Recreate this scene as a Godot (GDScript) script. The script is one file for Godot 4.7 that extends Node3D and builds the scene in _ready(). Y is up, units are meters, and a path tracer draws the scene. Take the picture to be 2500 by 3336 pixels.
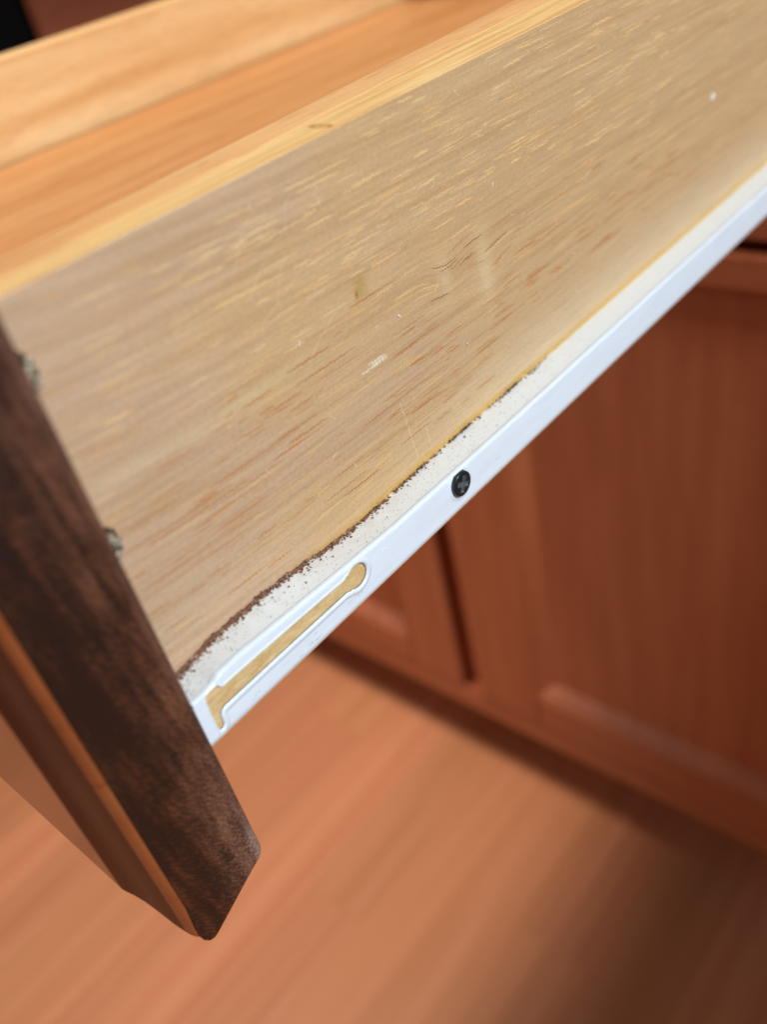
extends Node3D
# Lengths below are in «units» of 0.8 mm, measured from the camera; put() turns them into metres above the floor.
const S := 0.0008
const FLOOR := -1088.0

var org := Vector3.ZERO          # origin (units) of the thing being built
var uvf: Callable                # (point in units, normal) -> uv
var rng := RandomNumberGenerator.new()
var M := {}


func v3(x: float, y: float, z: float) -> Vector3:
	return Vector3(x, y, z)


func along(x: float, pts: Array) -> float:
	for i in pts.size() - 1:
		if x <= pts[i + 1][0]:
			return lerpf(pts[i][1], pts[i + 1][1], smoothstep(0.0, 1.0, clampf((x - pts[i][0]) / (pts[i + 1][0] - pts[i][0]), 0.0, 1.0)) * 0.5 + 0.5 * clampf((x - pts[i][0]) / (pts[i + 1][0] - pts[i][0]), 0.0, 1.0))
	return pts[-1][1]


# height of the ledge where it meets the wood, and of the bead at its outer edge: the flange is bent up towards the drawer front
func ledge_y(x: float) -> float:
	return along(x, [[57, -152.4], [64, -151.5], [74, -150.3], [92, -150.3], [100, -150.9], [108, -151.9], [118, -153.4], [130, -154.1], [160, -153.7], [230, -153.9], [640, -153.9]])


func bead_y(x: float) -> float:
	return along(x, [[57, -151.9], [62, -151.9], [64.5, -151.4], [67.5, -150.2], [76, -150.15], [86, -150.9], [96, -151.5], [108, -152.3], [120, -152.95], [136, -153.8], [200, -154.4], [300, -154.3], [640, -154.2]])


func metres(p: Vector3) -> Vector3:
	return Vector3(p.x, p.y - FLOOR, p.z) * S


# ------------------------------------------------------------------ mesh helpers
func begin(smooth := false) -> SurfaceTool:
	var st := SurfaceTool.new()
	st.begin(Mesh.PRIMITIVE_TRIANGLES)
	st.set_smooth_group(0 if smooth else -1)
	return st


func vert(st: SurfaceTool, p: Vector3, n: Vector3) -> void:
	st.set_uv(uvf.call(p, n))
	st.add_vertex((p - org) * S)


func tri(st: SurfaceTool, a: Vector3, b: Vector3, c: Vector3, hint: Vector3) -> void:
	var n := (c - a).cross(b - a)
	if n.dot(hint) < 0.0:
		var k := b
		b = c
		c = k
	vert(st, a, hint)
	vert(st, b, hint)
	vert(st, c, hint)


func quad(st: SurfaceTool, a: Vector3, b: Vector3, c: Vector3, d: Vector3, hint: Vector3) -> void:
	tri(st, a, b, c, hint)
	tri(st, a, c, d, hint)


func corner(lo: Vector3, hi: Vector3, c: float, s: Array, k: int) -> Vector3:
	var p := Vector3.ZERO
	for j in 3:
		p[j] = hi[j] if s[j] > 0 else lo[j]
		if j != k:
			p[j] -= s[j] * c
	return p


func cbox(st: SurfaceTool, lo: Vector3, hi: Vector3, c := 0.6) -> void:
	for k in 3:
		var i := (k + 1) % 3
		var j := (k + 2) % 3
		for sk in [-1, 1]:
			var q := []
			for t in [[-1, -1], [1, -1], [1, 1], [-1, 1]]:
				var s := [0, 0, 0]
				s[k] = sk
				s[i] = t[0]
				s[j] = t[1]
				q.append(corner(lo, hi, c, s, k))
			var h := Vector3.ZERO
			h[k] = sk
			quad(st, q[0], q[1], q[2], q[3], h)
		for t in [[-1, -1], [1, -1], [1, 1], [-1, 1]]:
			var s0 := [0, 0, 0]
			s0[i] = t[0]
			s0[j] = t[1]
			s0[k] = -1
			var s1 := s0.duplicate()
			s1[k] = 1
			var h := Vector3.ZERO
			h[i] = t[0]
			h[j] = t[1]
			quad(st, corner(lo, hi, c, s0, i), corner(lo, hi, c, s1, i), corner(lo, hi, c, s1, j), corner(lo, hi, c, s0, j), h)
	for n in 8:
		var s := [1 if n & 1 else -1, 1 if n & 2 else -1, 1 if n & 4 else -1]
		tri(st, corner(lo, hi, c, s, 0), corner(lo, hi, c, s, 1), corner(lo, hi, c, s, 2), v3(s[0], s[1], s[2]))


# rows of points joined by quads; hint(mid) gives the outward side
func loft(st: SurfaceTool, rows: Array, hint: Callable, closed := false) -> void:
	for i in rows.size() - 1:
		var a: PackedVector3Array = rows[i]
		var b: PackedVector3Array = rows[i + 1]
		var n := a.size() if closed else a.size() - 1
		for j in n:
			var j2 := (j + 1) % a.size()
			var mid := (a[j] + a[j2] + b[j] + b[j2]) * 0.25
			quad(st, a[j], a[j2], b[j2], b[j], hint.call(mid))


func done(st: SurfaceTool, called: String, m: Material, parent: Node) -> MeshInstance3D:
	st.generate_normals()
	if m is BaseMaterial3D and m.normal_enabled:
		st.generate_tangents()
	var o := MeshInstance3D.new()
	o.name = called
	o.mesh = st.commit()
	o.material_override = null
	o.mesh.surface_set_material(0, m)
	parent.add_child(o, true)
	return o


func thing(called: String, base: Vector3, label := "", category := "", group := "", kind := "") -> Node3D:
	var o := Node3D.new()
	o.name = called
	org = base
	o.position = metres(base)
	add_child(o, true)
	tag(o, label, category, group, kind)
	return o


func tag(o: Node, label := "", category := "", group := "", kind := "") -> void:
	for e in [["label", label], ["category", category], ["group", group], ["kind", kind]]:
		if e[1] != "":
			o.set_meta(e[0], e[1])


func pivot(called: String, parent: Node) -> Node3D:
	var o := Node3D.new()
	o.name = called
	parent.add_child(o, true)
	return o


# uv with u along a grain axis, both per 100 units
func grain(axis: int, du := 0.0, dv := 0.0) -> Callable:
	return func(p: Vector3, n: Vector3) -> Vector2:
		var a := n.abs()
		var k := 0 if a.x >= a.y and a.x >= a.z else (1 if a.y >= a.z else 2)
		var rest := [0, 1, 2]
		rest.erase(k)
		var u := axis
		if k == axis:
			return Vector2(p[rest[0]] * 0.2 + du * 100, p[rest[1]] + dv * 100) / 100.0
		rest.erase(u)
		return Vector2(p[u] / 100.0 + du, p[rest[0]] / 100.0 + dv)


# ------------------------------------------------------------------ computed textures
func noise(seed_: int, freq: float, octaves := 3) -> FastNoiseLite:
	var n := FastNoiseLite.new()
	n.seed = seed_
	n.noise_type = FastNoiseLite.TYPE_SIMPLEX_SMOOTH
	n.frequency = freq
	n.fractal_octaves = octaves
	return n


func picture(w: int, h: int, rgb: PackedFloat32Array) -> ImageTexture:
	var b := PackedByteArray()
	b.resize(w * h * 3)
	for i in w * h * 3:
		b[i] = int(clampf(rgb[i], 0.0, 255.0))
	return ImageTexture.create_from_image(Image.create_from_data(w, h, false, Image.FORMAT_RGB8, b))


func relief(w: int, h: int, f: PackedFloat32Array, strength: float) -> ImageTexture:
	var b := PackedByteArray()
	b.resize(w * h)
	for i in w * h:
		b[i] = int(clampf(128.0 + f[i] * 100.0, 0.0, 255.0))
	var im := Image.create_from_data(w, h, false, Image.FORMAT_L8, b)
	im.convert(Image.FORMAT_RGBA8)
	im.bump_map_to_normal_map(strength)
	return ImageTexture.create_from_image(im)


# noise that repeats after one picture: its last sixth fades into what comes before its start
func tiled(n: FastNoiseLite, u: float, v: float, su: float, sv: float) -> float:
	var fu := smoothstep(0.84, 1.0, u)
	var fv := smoothstep(0.84, 1.0, v)
	var r := n.get_noise_2d(u * su, v * sv)
	if fu > 0.0:
		r = lerpf(r, n.get_noise_2d((u - 1.0) * su, v * sv), fu)
	if fv > 0.0:
		var r2 := n.get_noise_2d(u * su, (v - 1.0) * sv)
		if fu > 0.0:
			r2 = lerpf(r2, n.get_noise_2d((u - 1.0) * su, (v - 1.0) * sv), fu)
		r = lerpf(r, r2, fv)
	return r


# straight grain: broad bands, fine fibres and short pores. a..c: sRGB tones of the bands
func wood(w: int, h: int, seed_: int, a: Color, b: Color, c: Color, fine: float, pores: int, pore: Color, long := 6.0) -> ImageTexture:
	var n1 := noise(seed_, 1.0, 3)
	var n2 := noise(seed_ + 1, 1.0, 2)
	var n3 := noise(seed_ + 2, 1.0, 3)
	var px := PackedFloat32Array()
	px.resize(w * h * 3)
	var i := 0
	for y in h:
		var v := float(y) / h
		for x in w:
			var u := float(x) / w
			var t := 0.5 + 0.9 * tiled(n1, u, v, long * 0.18, 7.0)
			var f := 1.0 + fine * tiled(n2, u, v, long * 1.6, 75.0) + 0.35 * fine * tiled(n3, u, v, 160.0, 160.0)
			var k := a.lerp(b, clampf(t * 2.0, 0, 1)) if t < 0.5 else b.lerp(c, clampf(t * 2.0 - 1.0, 0, 1))
			px[i] = k.r * 255.0 * f
			px[i + 1] = k.g * 255.0 * f
			px[i + 2] = k.b * 255.0 * f
			i += 3
	rng.seed = seed_
	for k in pores:
		var x0 := rng.randi_range(0, w - 1)
		var y0 := rng.randi_range(0, h - 1)
		var l := rng.randi_range(w / 90, w / 22)
		var al := rng.randf_range(0.15, 0.6)
		for q in l:
			var j := (y0 * w + (x0 + q) % w) * 3
			var e := al * sin(PI * q / l)
			px[j] = lerpf(px[j], pore.r * 255, e)
			px[j + 1] = lerpf(px[j + 1], pore.g * 255, e)
			px[j + 2] = lerpf(px[j + 2], pore.b * 255, e)
	return picture(w, h, px)


const SW := 2048
const SH := 1024
const SX0 := 57.0
const SXL := 410.0
const SY0 := -52.0
const SYL := 104.0


func grain_q(x: float, y: float) -> float:
	var d := x - 60.0
	var q := y + 4.6 * (1.0 - exp(-d / 42.0)) + 0.012 * d
	q += 3.0 * exp(-pow((x - 188.0) / 9.0, 2.0) - pow((y + 103.0) / 8.0, 2.0)) * signf(1.0)
	q += 2.2 * exp(-pow((x - 206.0) / 8.0, 2.0) - pow((y + 110.0) / 9.0, 2.0))
	return q


# the veneer on the outer face of the near drawer side: X 57..467, Y -52..-153
func side_textures() -> void:
	var n1 := noise(11, 1.0, 3)
	var n2 := noise(12, 1.0, 2)
	var n3 := noise(13, 1.0, 3)
	var n4 := noise(14, 1.0, 2)
	var px := PackedFloat32Array()
	px.resize(SW * SH * 3)
	var hg := PackedFloat32Array()
	hg.resize(SW * SH)
	var tan_ := Color8(207, 164, 117)
	var pink := Color8(204, 166, 141)
	var cream := Color8(216, 182, 142)
	var olive := Color8(199, 158, 113)
	var brown := Color8(186, 140, 94)
	var gold := Color8(212, 164, 86)
	var i := 0
	for yy in SH:
		var y := SY0 - SYL * yy / SH
		for xx in SW:
			var x := SX0 + SXL * xx / SW
			var q := grain_q(x, y)
			var wob := 0.5 * n3.get_noise_2d(x * 0.02, y * 0.05)
			var band := 0.75 * n1.get_noise_2d(x * 0.004, (q + wob) * 0.22) + 0.5 * n2.get_noise_2d(x * 0.012 + 9.0, q * 0.55)
			var fib := n2.get_noise_2d(x * 0.03, q * 1.9)
			var mot := n3.get_noise_2d(x * 0.55, y * 0.7)
			var big := n4.get_noise_2d(x * 0.009 + 5.0, q * 0.03)
			var c := tan_.lerp(pink, clampf(0.75 - (x - 60.0) / 150.0 + big, 0, 1))
			c = c.lerp(olive, clampf(0.55 * (big * 1.2 + 0.35), 0, 0.75))
			if band < 0.0:
				c = c.lerp(brown, clampf(-band * 0.7, 0, 0.42))
			else:
				c = c.lerp(cream, clampf(band * 0.5, 0, 0.4))
			# pale sapwood towards the lower edge at the far end, golden edge where the veneer stops
			var low := smoothstep(-128.0, -146.0, y) * smoothstep(120.0, 230.0, x)
			c = c.lerp(cream, low * 0.75)
			# pale stripe and pale patches of the curly spot
			var stripe := exp(-pow((q + 95.2) / 1.6, 2.0)) * smoothstep(58.0, 70.0, x) * (1.0 - smoothstep(110.0, 150.0, x))
			c = c.lerp(Color8(216, 188, 142), stripe * 0.5)
			var sw := exp(-pow((x - 186.0) / 3.0, 2.0) - pow((y + 103.0 + 0.35 * (x - 186.0)) / 5.0, 2.0)) + exp(-pow((x - 205.0) / 3.6, 2.0) - pow((y + 109.0 + 0.3 * (x - 205.0)) / 13.0, 2.0))
			c = c.lerp(Color8(232, 206, 164), clampf(sw * 0.42, 0, 0.42))
			var st := exp(-pow((x - 152.2) / 2.4, 2.0) - pow((y + 90.3) / 2.9, 4.0))
			c = c.lerp(Color8(176, 140, 66), st * 0.55)
			st = exp(-pow((x - 150.4) / 0.6, 2.0) - pow((y + 92.0) / 1.0, 2.0))
			c = c.lerp(Color8(160, 98, 30), st * 0.8)
			var ge := smoothstep(0.4, -0.4, y - ledge_y(x) - 2.3 - 0.9 * n3.get_noise_2d(x * 0.05, 3.0))
			ge *= smoothstep(90.0, 150.0, x)
			c = c.lerp(gold, ge * 0.85)
			var f := 1.0 + 0.055 * fib + 0.045 * mot + 0.05 * n4.get_noise_2d(x * 2.2, y * 3.0)
			px[i * 3] = c.r * 255.0 * f
			px[i * 3 + 1] = c.g * 255.0 * f
			px[i * 3 + 2] = c.b * 255.0 * f
			hg[i] = 0.15 * fib + 0.06 * mot - ge * 0.6
			i += 1
	# short flecks along the grain: proud golden ones above, darker red-brown pores below and to the left
	rng.seed = 77
	for k in 1000:
		var x := rng.randf_range(57.0, 467.0)
		var y := rng.randf_range(-53.0, -147.0)
		var d := x - 60.0
		var y_line := -92.0 - 0.07 * d   # where the golden flecks give way to red-brown pores
		var warm := y > y_line + rng.randfn(0.0, 6.0)
		var l := rng.randf_range(4.0, 13.0) if warm else rng.randf_range(3.0, 16.0)
		if rng.randf() < 0.13:
			l *= 1.9
		var half := rng.randf_range(0.16, 0.32)
		var al := rng.randf_range(0.45, 1.0)
		if x < 100.0:
			al *= 0.75
		if y < -133.0 and x > 200.0:
			al *= 0.35
		if x > 330.0:
			al *= 0.6
		var col := Color8(254, 208, 140) if warm else Color8(186, 104, 46)
		if warm and rng.randf() < 0.3:
			col = Color8(246, 184, 112)
		if not warm and rng.randf() < 0.35:
			col = Color8(236, 186, 112)
		fleck(px, hg, x, y, l, half, col, al, 0.9 if warm else -0.5)
		if rng.randf() < 0.2:   # pores come in bundles
			for m in rng.randi_range(1, 3):
				fleck(px, hg, x + rng.randf_range(-4.0, 6.0), y + rng.randf_range(-1.6, 1.6), l * rng.randf_range(0.3, 0.9), half * 0.8, col, al * 0.8, 0.7 if warm else -0.4)
	for k in 900:   # faint dark fibres beside them
		fleck(px, hg, rng.randf_range(57.0, 467.0), rng.randf_range(-53.0, -150.0), rng.randf_range(2.0, 12.0), 0.12, Color8(150, 108, 70), rng.randf_range(0.1, 0.38), -0.3)
	# dark hooked fibre at the curl, pale scrape, two thin vertical scratches, hair-thin outlines of dried drips
	for a in [[181.0, -98.5, 12.0], [184.0, -100.5, 9.0], [193.0, -103.0, 8.0], [178.0, -107.0, 9.0], [196.0, -99.0, 10.0], [206.0, -104.0, 12.0]]:
		fleck(px, hg, a[0], a[1], a[2], 0.22, Color8(128, 78, 44), 0.75, -0.8)
	for a in [[145.5, -113.2, 3.5], [149.0, -112.0, 7.0], [149.8, -112.7, 7.0], [150.5, -113.3, 6.0], [148.5, -113.2, 4.0]]:
		fleck(px, hg, a[0], a[1], a[2], 0.34, Color8(250, 236, 205), 0.8, 0.8)
	scratch(px, hg, [Vector2(157.6, -129.0), Vector2(158.7, -137.0), Vector2(160.3, -150.0)], 0.55)
	scratch(px, hg, [Vector2(166.3, -142.5), Vector2(166.8, -149.0)], 0.55)
	scratch(px, hg, [Vector2(131.0, -73.0), Vector2(127.5, -76.0), Vector2(124.8, -82.0), Vector2(125.8, -83.0)], 0.28)
	scratch(px, hg, [Vector2(137.0, -76.5), Vector2(130.0, -80.0), Vector2(119.0, -84.5), Vector2(118.0, -86.0)], 0.3)
	scratch(px, hg, [Vector2(127.0, -59.0), Vector2(120.5, -63.0), Vector2(115.0, -70.5)], 0.28)
	scratch(px, hg, [Vector2(134.5, -63.0), Vector2(133.0, -67.0), Vector2(122.0, -73.0), Vector2(117.0, -78.0)], 0.25)
	scratch(px, hg, [Vector2(142.0, -92.5), Vector2(133.0, -97.5), Vector2(128.0, -102.0)], 0.3)
	for k in 46:
		var x := rng.randf_range(95.0, 330.0)
		var y := rng.randf_range(-56.0, -140.0)
		scratch(px, hg, [Vector2(x, y), Vector2(x + rng.randf_range(-1.2, 1.2), y + rng.randf_range(-1.0, 1.0)), Vector2(x + rng.randf_range(-2.0, 2.0), y + rng.randf_range(-2.0, 2.0))], 0.4)
	M.side_color = picture(SW, SH, px)
	M.side_relief = relief(SW, SH, hg, 2.2)


func fleck(px: PackedFloat32Array, hg: PackedFloat32Array, x0: float, y0: float, l: float, half: float, col: Color, al: float, rise: float) -> void:
	var q0 := grain_q(x0, y0)
	var n := int(l / SXL * SW * 1.1) + 1
	var ph := rng.randf() * 6.0
	var y := y0
	for k in n:
		var t := float(k) / n
		var x := x0 + l * t
		y += q0 - grain_q(x, y)
		var yj := y + 0.09 * sin(ph + x * 1.7) + 0.04 * sin(ph * 3.0 + x * 4.1)
		var wd := half * sqrt(sin(PI * (0.04 + 0.92 * t))) * (0.75 + 0.35 * sin(ph + x * 4.7))
		var cx := (x - SX0) / SXL * SW
		var cy := (SY0 - yj) / SYL * SH
		var r := maxf(wd / SYL * SH, 0.4)
		for dy in range(int(floor(cy - r)), int(ceil(cy + r)) + 1):
			var ix := int(cx)
			if dy < 0 or dy >= SH or ix < 0 or ix >= SW:
				continue
			var e := al * clampf(r + 0.5 - absf(dy + 0.5 - cy), 0, 1) * (0.8 + 0.2 * sin(ph + x * 9.0))
			var j := dy * SW + ix
			px[j * 3] = lerpf(px[j * 3], col.r * 255.0, e)
			px[j * 3 + 1] = lerpf(px[j * 3 + 1], col.g * 255.0, e)
			px[j * 3 + 2] = lerpf(px[j * 3 + 2], col.b * 255.0, e)
			hg[j] = lerpf(hg[j], rise, e)


func scratch(px: PackedFloat32Array, hg: PackedFloat32Array, pts: Array, al: float) -> void:
	for i in pts.size() - 1:
		var a: Vector2 = pts[i]
		var b: Vector2 = pts[i + 1]
		var n := int(a.distance_to(b) / SYL * SH * 1.4) + 2
		for k in n:
			var p := a.lerp(b, float(k) / n)
			p.x += 0.12 * sin(p.y * 2.3) + 0.05 * sin(p.y * 7.0)
			var ix := int((p.x - SX0) / SXL * SW)
			var iy := int((SY0 - p.y) / SYL * SH)
			if ix < 0 or iy < 0 or ix >= SW - 1 or iy >= SH:
				continue
			for d in 2:
				var j := iy * SW + ix + d
				var e := al * (1.0 - 0.45 * d) * (0.55 + 0.45 * sin(k * 0.9))
				px[j * 3] = lerpf(px[j * 3], 250.0, e)
				px[j * 3 + 1] = lerpf(px[j * 3 + 1], 232.0, e)
				px[j * 3 + 2] = lerpf(px[j * 3 + 2], 200.0, e)
				hg[j] = lerpf(hg[j], 0.7, e)


# rough, scuffed end of the drawer front: u = X 24..60, v = Y -20..-226
func end_texture() -> void:
	var w := 512
	var h := 1536
	var n1 := noise(31, 1.0, 4)
	var n2 := noise(32, 1.0, 3)
	var n3 := noise(33, 1.0, 4)
	var px := PackedFloat32Array()
	px.resize(w * h * 3)
	var hg := PackedFloat32Array()
	hg.resize(w * h)
	var dark := Color8(39, 18, 9)
	var rust := Color8(116, 58, 29)
	var dust := Color8(124, 92, 78)
	var i := 0
	for yy in h:
		var y := -20.0 - 206.0 * yy / h
		for xx in w:
			var x := 24.0 + 36.0 * xx / w
			var a := 0.6 * n1.get_noise_2d(x * 0.22 + y * 0.02, y * 0.02) + 0.35 * n1.get_noise_2d(x * 0.1 + 40.0, y * 0.05)
			var b := n2.get_noise_2d((x + 0.75 * y) * 0.9, (y - 0.7 * x) * 0.2)
			var c3 := n3.get_noise_2d(x * 0.9, y * 0.9)
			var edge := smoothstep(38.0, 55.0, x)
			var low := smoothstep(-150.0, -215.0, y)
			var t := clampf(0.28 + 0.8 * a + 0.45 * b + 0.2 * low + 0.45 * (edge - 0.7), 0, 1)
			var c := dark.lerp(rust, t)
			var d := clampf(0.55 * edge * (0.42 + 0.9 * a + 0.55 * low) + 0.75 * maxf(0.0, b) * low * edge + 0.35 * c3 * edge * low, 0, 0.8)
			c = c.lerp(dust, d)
			if x > 55.6 - 1.2 * absf(c3):
				c = c.lerp(dust, 0.25 + 0.3 * low)
			c = c.lerp(Color8(150, 122, 106), clampf(smoothstep(53.5, 57.0, x + 1.5 * c3) * smoothstep(-196.0, -206.0, y + 3.0 * c3), 0, 0.75))
			var f := 1.0 + 0.3 * c3
			px[i * 3] = c.r * 255.0 * f
			px[i * 3 + 1] = c.g * 255.0 * f
			px[i * 3 + 2] = c.b * 255.0 * f
			hg[i] = 0.5 * b + 0.35 * c3
			i += 1
	M.end_color = picture(w, h, px)
	M.end_relief = relief(w, h, hg, 2.5)


# grime on the ledge of the slide: u = X 57..467, v = Z -160.5..-149
func ledge_texture() -> void:
	var w := 2048
	var h := 96
	var n1 := noise(41, 1.0, 4)
	var n2 := noise(42, 1.0, 3)
	var px := PackedFloat32Array()
	px.resize(w * h * 3)
	var i := 0
	for yy in h:
		var v := float(yy) / h
		for xx in w:
			var x := 57.0 + 410.0 * xx / w
			var a := n1.get_noise_2d(x * 0.14, v * 2.2)
			var b := n2.get_noise_2d(x * 0.8, v * 9.0)
			var grime := clampf((1.0 - smoothstep(0.1, 0.8, v)) * (0.25 + 0.7 * a) + 0.2 * maxf(0.0, b - 0.25), 0, 1) * (1.0 - 0.75 * smoothstep(120.0, 260.0, x))
			var c := Color8(233, 231, 227).lerp(Color8(208, 190, 168), grime * 0.5)
			px[i] = c.r * 255
			px[i + 1] = c.g * 255
			px[i + 2] = c.b * 255
			i += 3
	rng.seed = 5
	for k in 620:   # short fibres and smears stuck in the paint
		var x0 := rng.randf_range(57.0, 200.0) if rng.randf() < 0.6 else rng.randf_range(150.0, 440.0)
		var v0 := rng.randf() ** 1.3 * 0.8
		var ix := int((x0 - 57.0) / 410.0 * w)
		var iy := int(v0 * h)
		var sl := rng.randf_range(-0.5, 0.5)
		var al := rng.randf_range(0.12, 0.5)
		for q in rng.randi_range(1, 5):
			var jx := ix + q
			var jy := iy + int(sl * q)
			if jx < w and jy >= 0 and jy < h:
				var j := (jy * w + jx) * 3
				px[j] = lerpf(px[j], 120.0, al)
				px[j + 1] = lerpf(px[j + 1], 92.0, al)
				px[j + 2] = lerpf(px[j + 2], 70.0, al)
	M.ledge_color = picture(w, h, px)


# white epoxy of the slide with faint smears and black scuffs: u = X 57..467, v = Y -149..-170
func rail_texture() -> ImageTexture:
	var w := 2048
	var h := 128
	var n1 := noise(45, 1.0, 3)
	var px := PackedFloat32Array()
	px.resize(w * h * 3)
	var i := 0
	for yy in h:
		for xx in w:
			var t := 1.0 + 0.018 * n1.get_noise_2d(xx * 0.006, yy * 0.03)
			px[i] = 234.0 * t
			px[i + 1] = 236.0 * t
			px[i + 2] = 241.0 * t
			i += 3
	rng.seed = 21
	for k in 26:
		var x0 := rng.randf_range(72.0, 116.0) if k < 16 else rng.randf_range(125.0, 400.0)
		var y0 := rng.randf_range(-162.6, -166.5)
		var l := rng.randf_range(0.4, 3.2)
		var al := rng.randf_range(0.15, 0.6)
		var sl := rng.randf_range(-0.12, 0.12)
		for q in int(l * 5.0) + 1:
			var jx := int((x0 - 57.0) * 5.0) + q
			var jy := int((-149.0 - y0) / 21.0 * h + sl * q + 0.6 * sin(q * 1.7))
			if jx < w and jy >= 0 and jy < h and sin(q * 0.9 + k) > -0.6:
				var j := (jy * w + jx) * 3
				for c in 3:
					px[j + c] = lerpf(px[j + c], 70.0, al)
	return picture(w, h, px)


# scratched bare wood seen through the slot, and the near top edge with its knot
func top_texture() -> void:
	var w := 1536
	var h := 96
	var n1 := noise(51, 1.0, 3)
	var n2 := noise(52, 1.0, 2)
	var px := PackedFloat32Array()
	px.resize(w * h * 3)
	var i := 0
	for yy in h:
		var z := 19.0 * yy / h            # from the outer edge inwards
		for xx in w:
			var x := 57.0 + 410.0 * xx / w
			var r := (Vector2((x - 156.8) / 1.35, (z - 5.8) / 4.0).length() * 2.2)
			var bulge := 3.2 * exp(-r * r / 12.0)
			var q := z + bulge * signf(z - 5.6) * -0.4
			var a := n1.get_noise_2d(x * 0.012, q * 0.35)
			var b := n2.get_noise_2d(x * 0.09, q * 2.6)
			var c := Color8(206, 164, 102).lerp(Color8(214, 180, 124), clampf(0.5 + a, 0, 1))
			c = c.lerp(Color8(180, 130, 72), clampf(-a * 0.6 + maxf(0.0, b) * 0.8, 0, 0.6))
			if r < 3.2:
				var ring := 0.5 + 0.5 * cos(r * 3.6)
				c = c.lerp(Color8(150, 98, 46), 0.95 * ring * (1.0 - smoothstep(2.4, 3.2, r)))
			var f := 1.0 + 0.09 * b
			px[i] = c.r * 255 * f
			px[i + 1] = c.g * 255 * f
			px[i + 2] = c.b * 255 * f
			i += 3
	M.top_color = picture(w, h, px)


func mat(called: String, color: Color, rough: float, tex: Texture2D = null, scale := Vector3.ONE, spec := 0.5) -> StandardMaterial3D:
	var m := StandardMaterial3D.new()
	m.resource_name = called
	m.albedo_color = color
	m.roughness = rough
	m.metallic_specular = spec
	if tex:
		m.albedo_texture = tex
		m.uv1_scale = scale
	return m


func materials() -> void:
	side_textures()
	end_texture()
	ledge_texture()
	top_texture()
	var golden := wood(1024, 256, 61, Color8(222, 166, 104), Color8(234, 184, 124), Color8(242, 200, 144), 0.05, 500, Color8(176, 112, 52))
	var orange := wood(1024, 256, 62, Color8(208, 150, 90), Color8(220, 168, 108), Color8(226, 180, 122), 0.07, 300, Color8(168, 96, 44))
	var slotw := wood(1024, 128, 63, Color8(208, 164, 104), Color8(218, 178, 122), Color8(226, 190, 138), 0.09, 1300, Color8(250, 224, 170), 40.0)
	var red := wood(1024, 256, 64, Color8(170, 90, 54), Color8(176, 96, 58), Color8(184, 103, 64), 0.025, 200, Color8(120, 54, 30))
	M.cherry = mat("cherry_varnish", Color(1, 1, 1), 0.32, red, Vector3(0.28, 0.5, 1))
	M.side = mat("veneer", Color.WHITE, 0.55, M.side_color)
	M.side.normal_enabled = true
	M.side.normal_texture = M.side_relief
	M.side.normal_scale = 0.7
	M.top = mat("edge_wood", Color.WHITE, 0.5, M.top_color)
	M.golden = mat("golden_wood", Color.WHITE, 0.5, golden, Vector3(0.3, 0.7, 1))
	M.orange = mat("orange_wood", Color.WHITE, 0.5, orange, Vector3(0.3, 0.7, 1))
	M.lamination = M.orange.duplicate()
	M.lamination.albedo_color = Color(0.93, 0.92, 0.93)
	M.bottom = M.orange.duplicate()
	M.bottom.albedo_color = Color(0.88, 0.8, 0.75)
	M.slot_wood = mat("bare_wood", Color.WHITE, 0.6, slotw, Vector3(1.0, 4.0, 1))
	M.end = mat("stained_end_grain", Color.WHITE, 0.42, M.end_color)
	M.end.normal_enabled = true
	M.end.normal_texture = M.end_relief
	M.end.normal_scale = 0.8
	M.white = mat("white_epoxy", Color.WHITE, 0.22, rail_texture())
	M.ledge = mat("grimy_white_epoxy", Color.WHITE, 0.4, M.ledge_color)
	M.black = mat("black_steel", Color8(62, 66, 68), 0.3)
	M.black.metallic = 0.75
	M.recess_lit = mat("lit_recess_steel", Color8(84, 88, 90), 0.4)  # lighter grey paints the light on the recess walls into the colour
	M.glossy_black = mat("black_enamel", Color8(6, 6, 7), 0.8, null, Vector3.ONE, 0.2)
	M.dark = mat("dark_cavity", Color8(60, 38, 26), 0.8)
	for k in 5:
		var t := wood(512, 256, 70 + k, Color8(201, 124 + k * 2, 84), Color8(210, 134 + k, 92), Color8(217, 143, 101), 0.025, 30, Color8(150, 78, 48), 3.0)
		M["plank%d" % k] = mat("laminate", Color.WHITE.darkened(0.04 + 0.015 * ((k * 2) % 5)), 0.36, t, Vector3(0.11, 0.45, 1))


# ------------------------------------------------------------------ the slide's slot outline (X, Y)
func slot_upper() -> PackedVector2Array:   # from the slot's lower left corner up and along its upper edge to the round end
	var p := PackedVector2Array()
	for a in [[61.55, -164.2], [61.5, -160.0], [61.6, -155.6], [61.8, -153.6], [62.4, -153.05], [64.4, -152.95], [65.6, -153.0], [66.1, -153.3], [66.2, -153.8], [66.5, -154.35], [67.1, -154.7], [68.0, -154.8], [69.0, -154.75], [80.0, -155.05], [95.0, -155.6], [108.0, -156.15], [111.2, -156.35], [112.3, -156.2], [112.9, -155.7]]:
		p.append(Vector2(a[0], a[1]))
	for k in 9:
		var t := deg_to_rad(138.0 - 138.0 * k / 8.0)
		p.append(Vector2(116.4 + 4.15 * cos(t), -158.45 + 3.75 * sin(t)))
	return p


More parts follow.
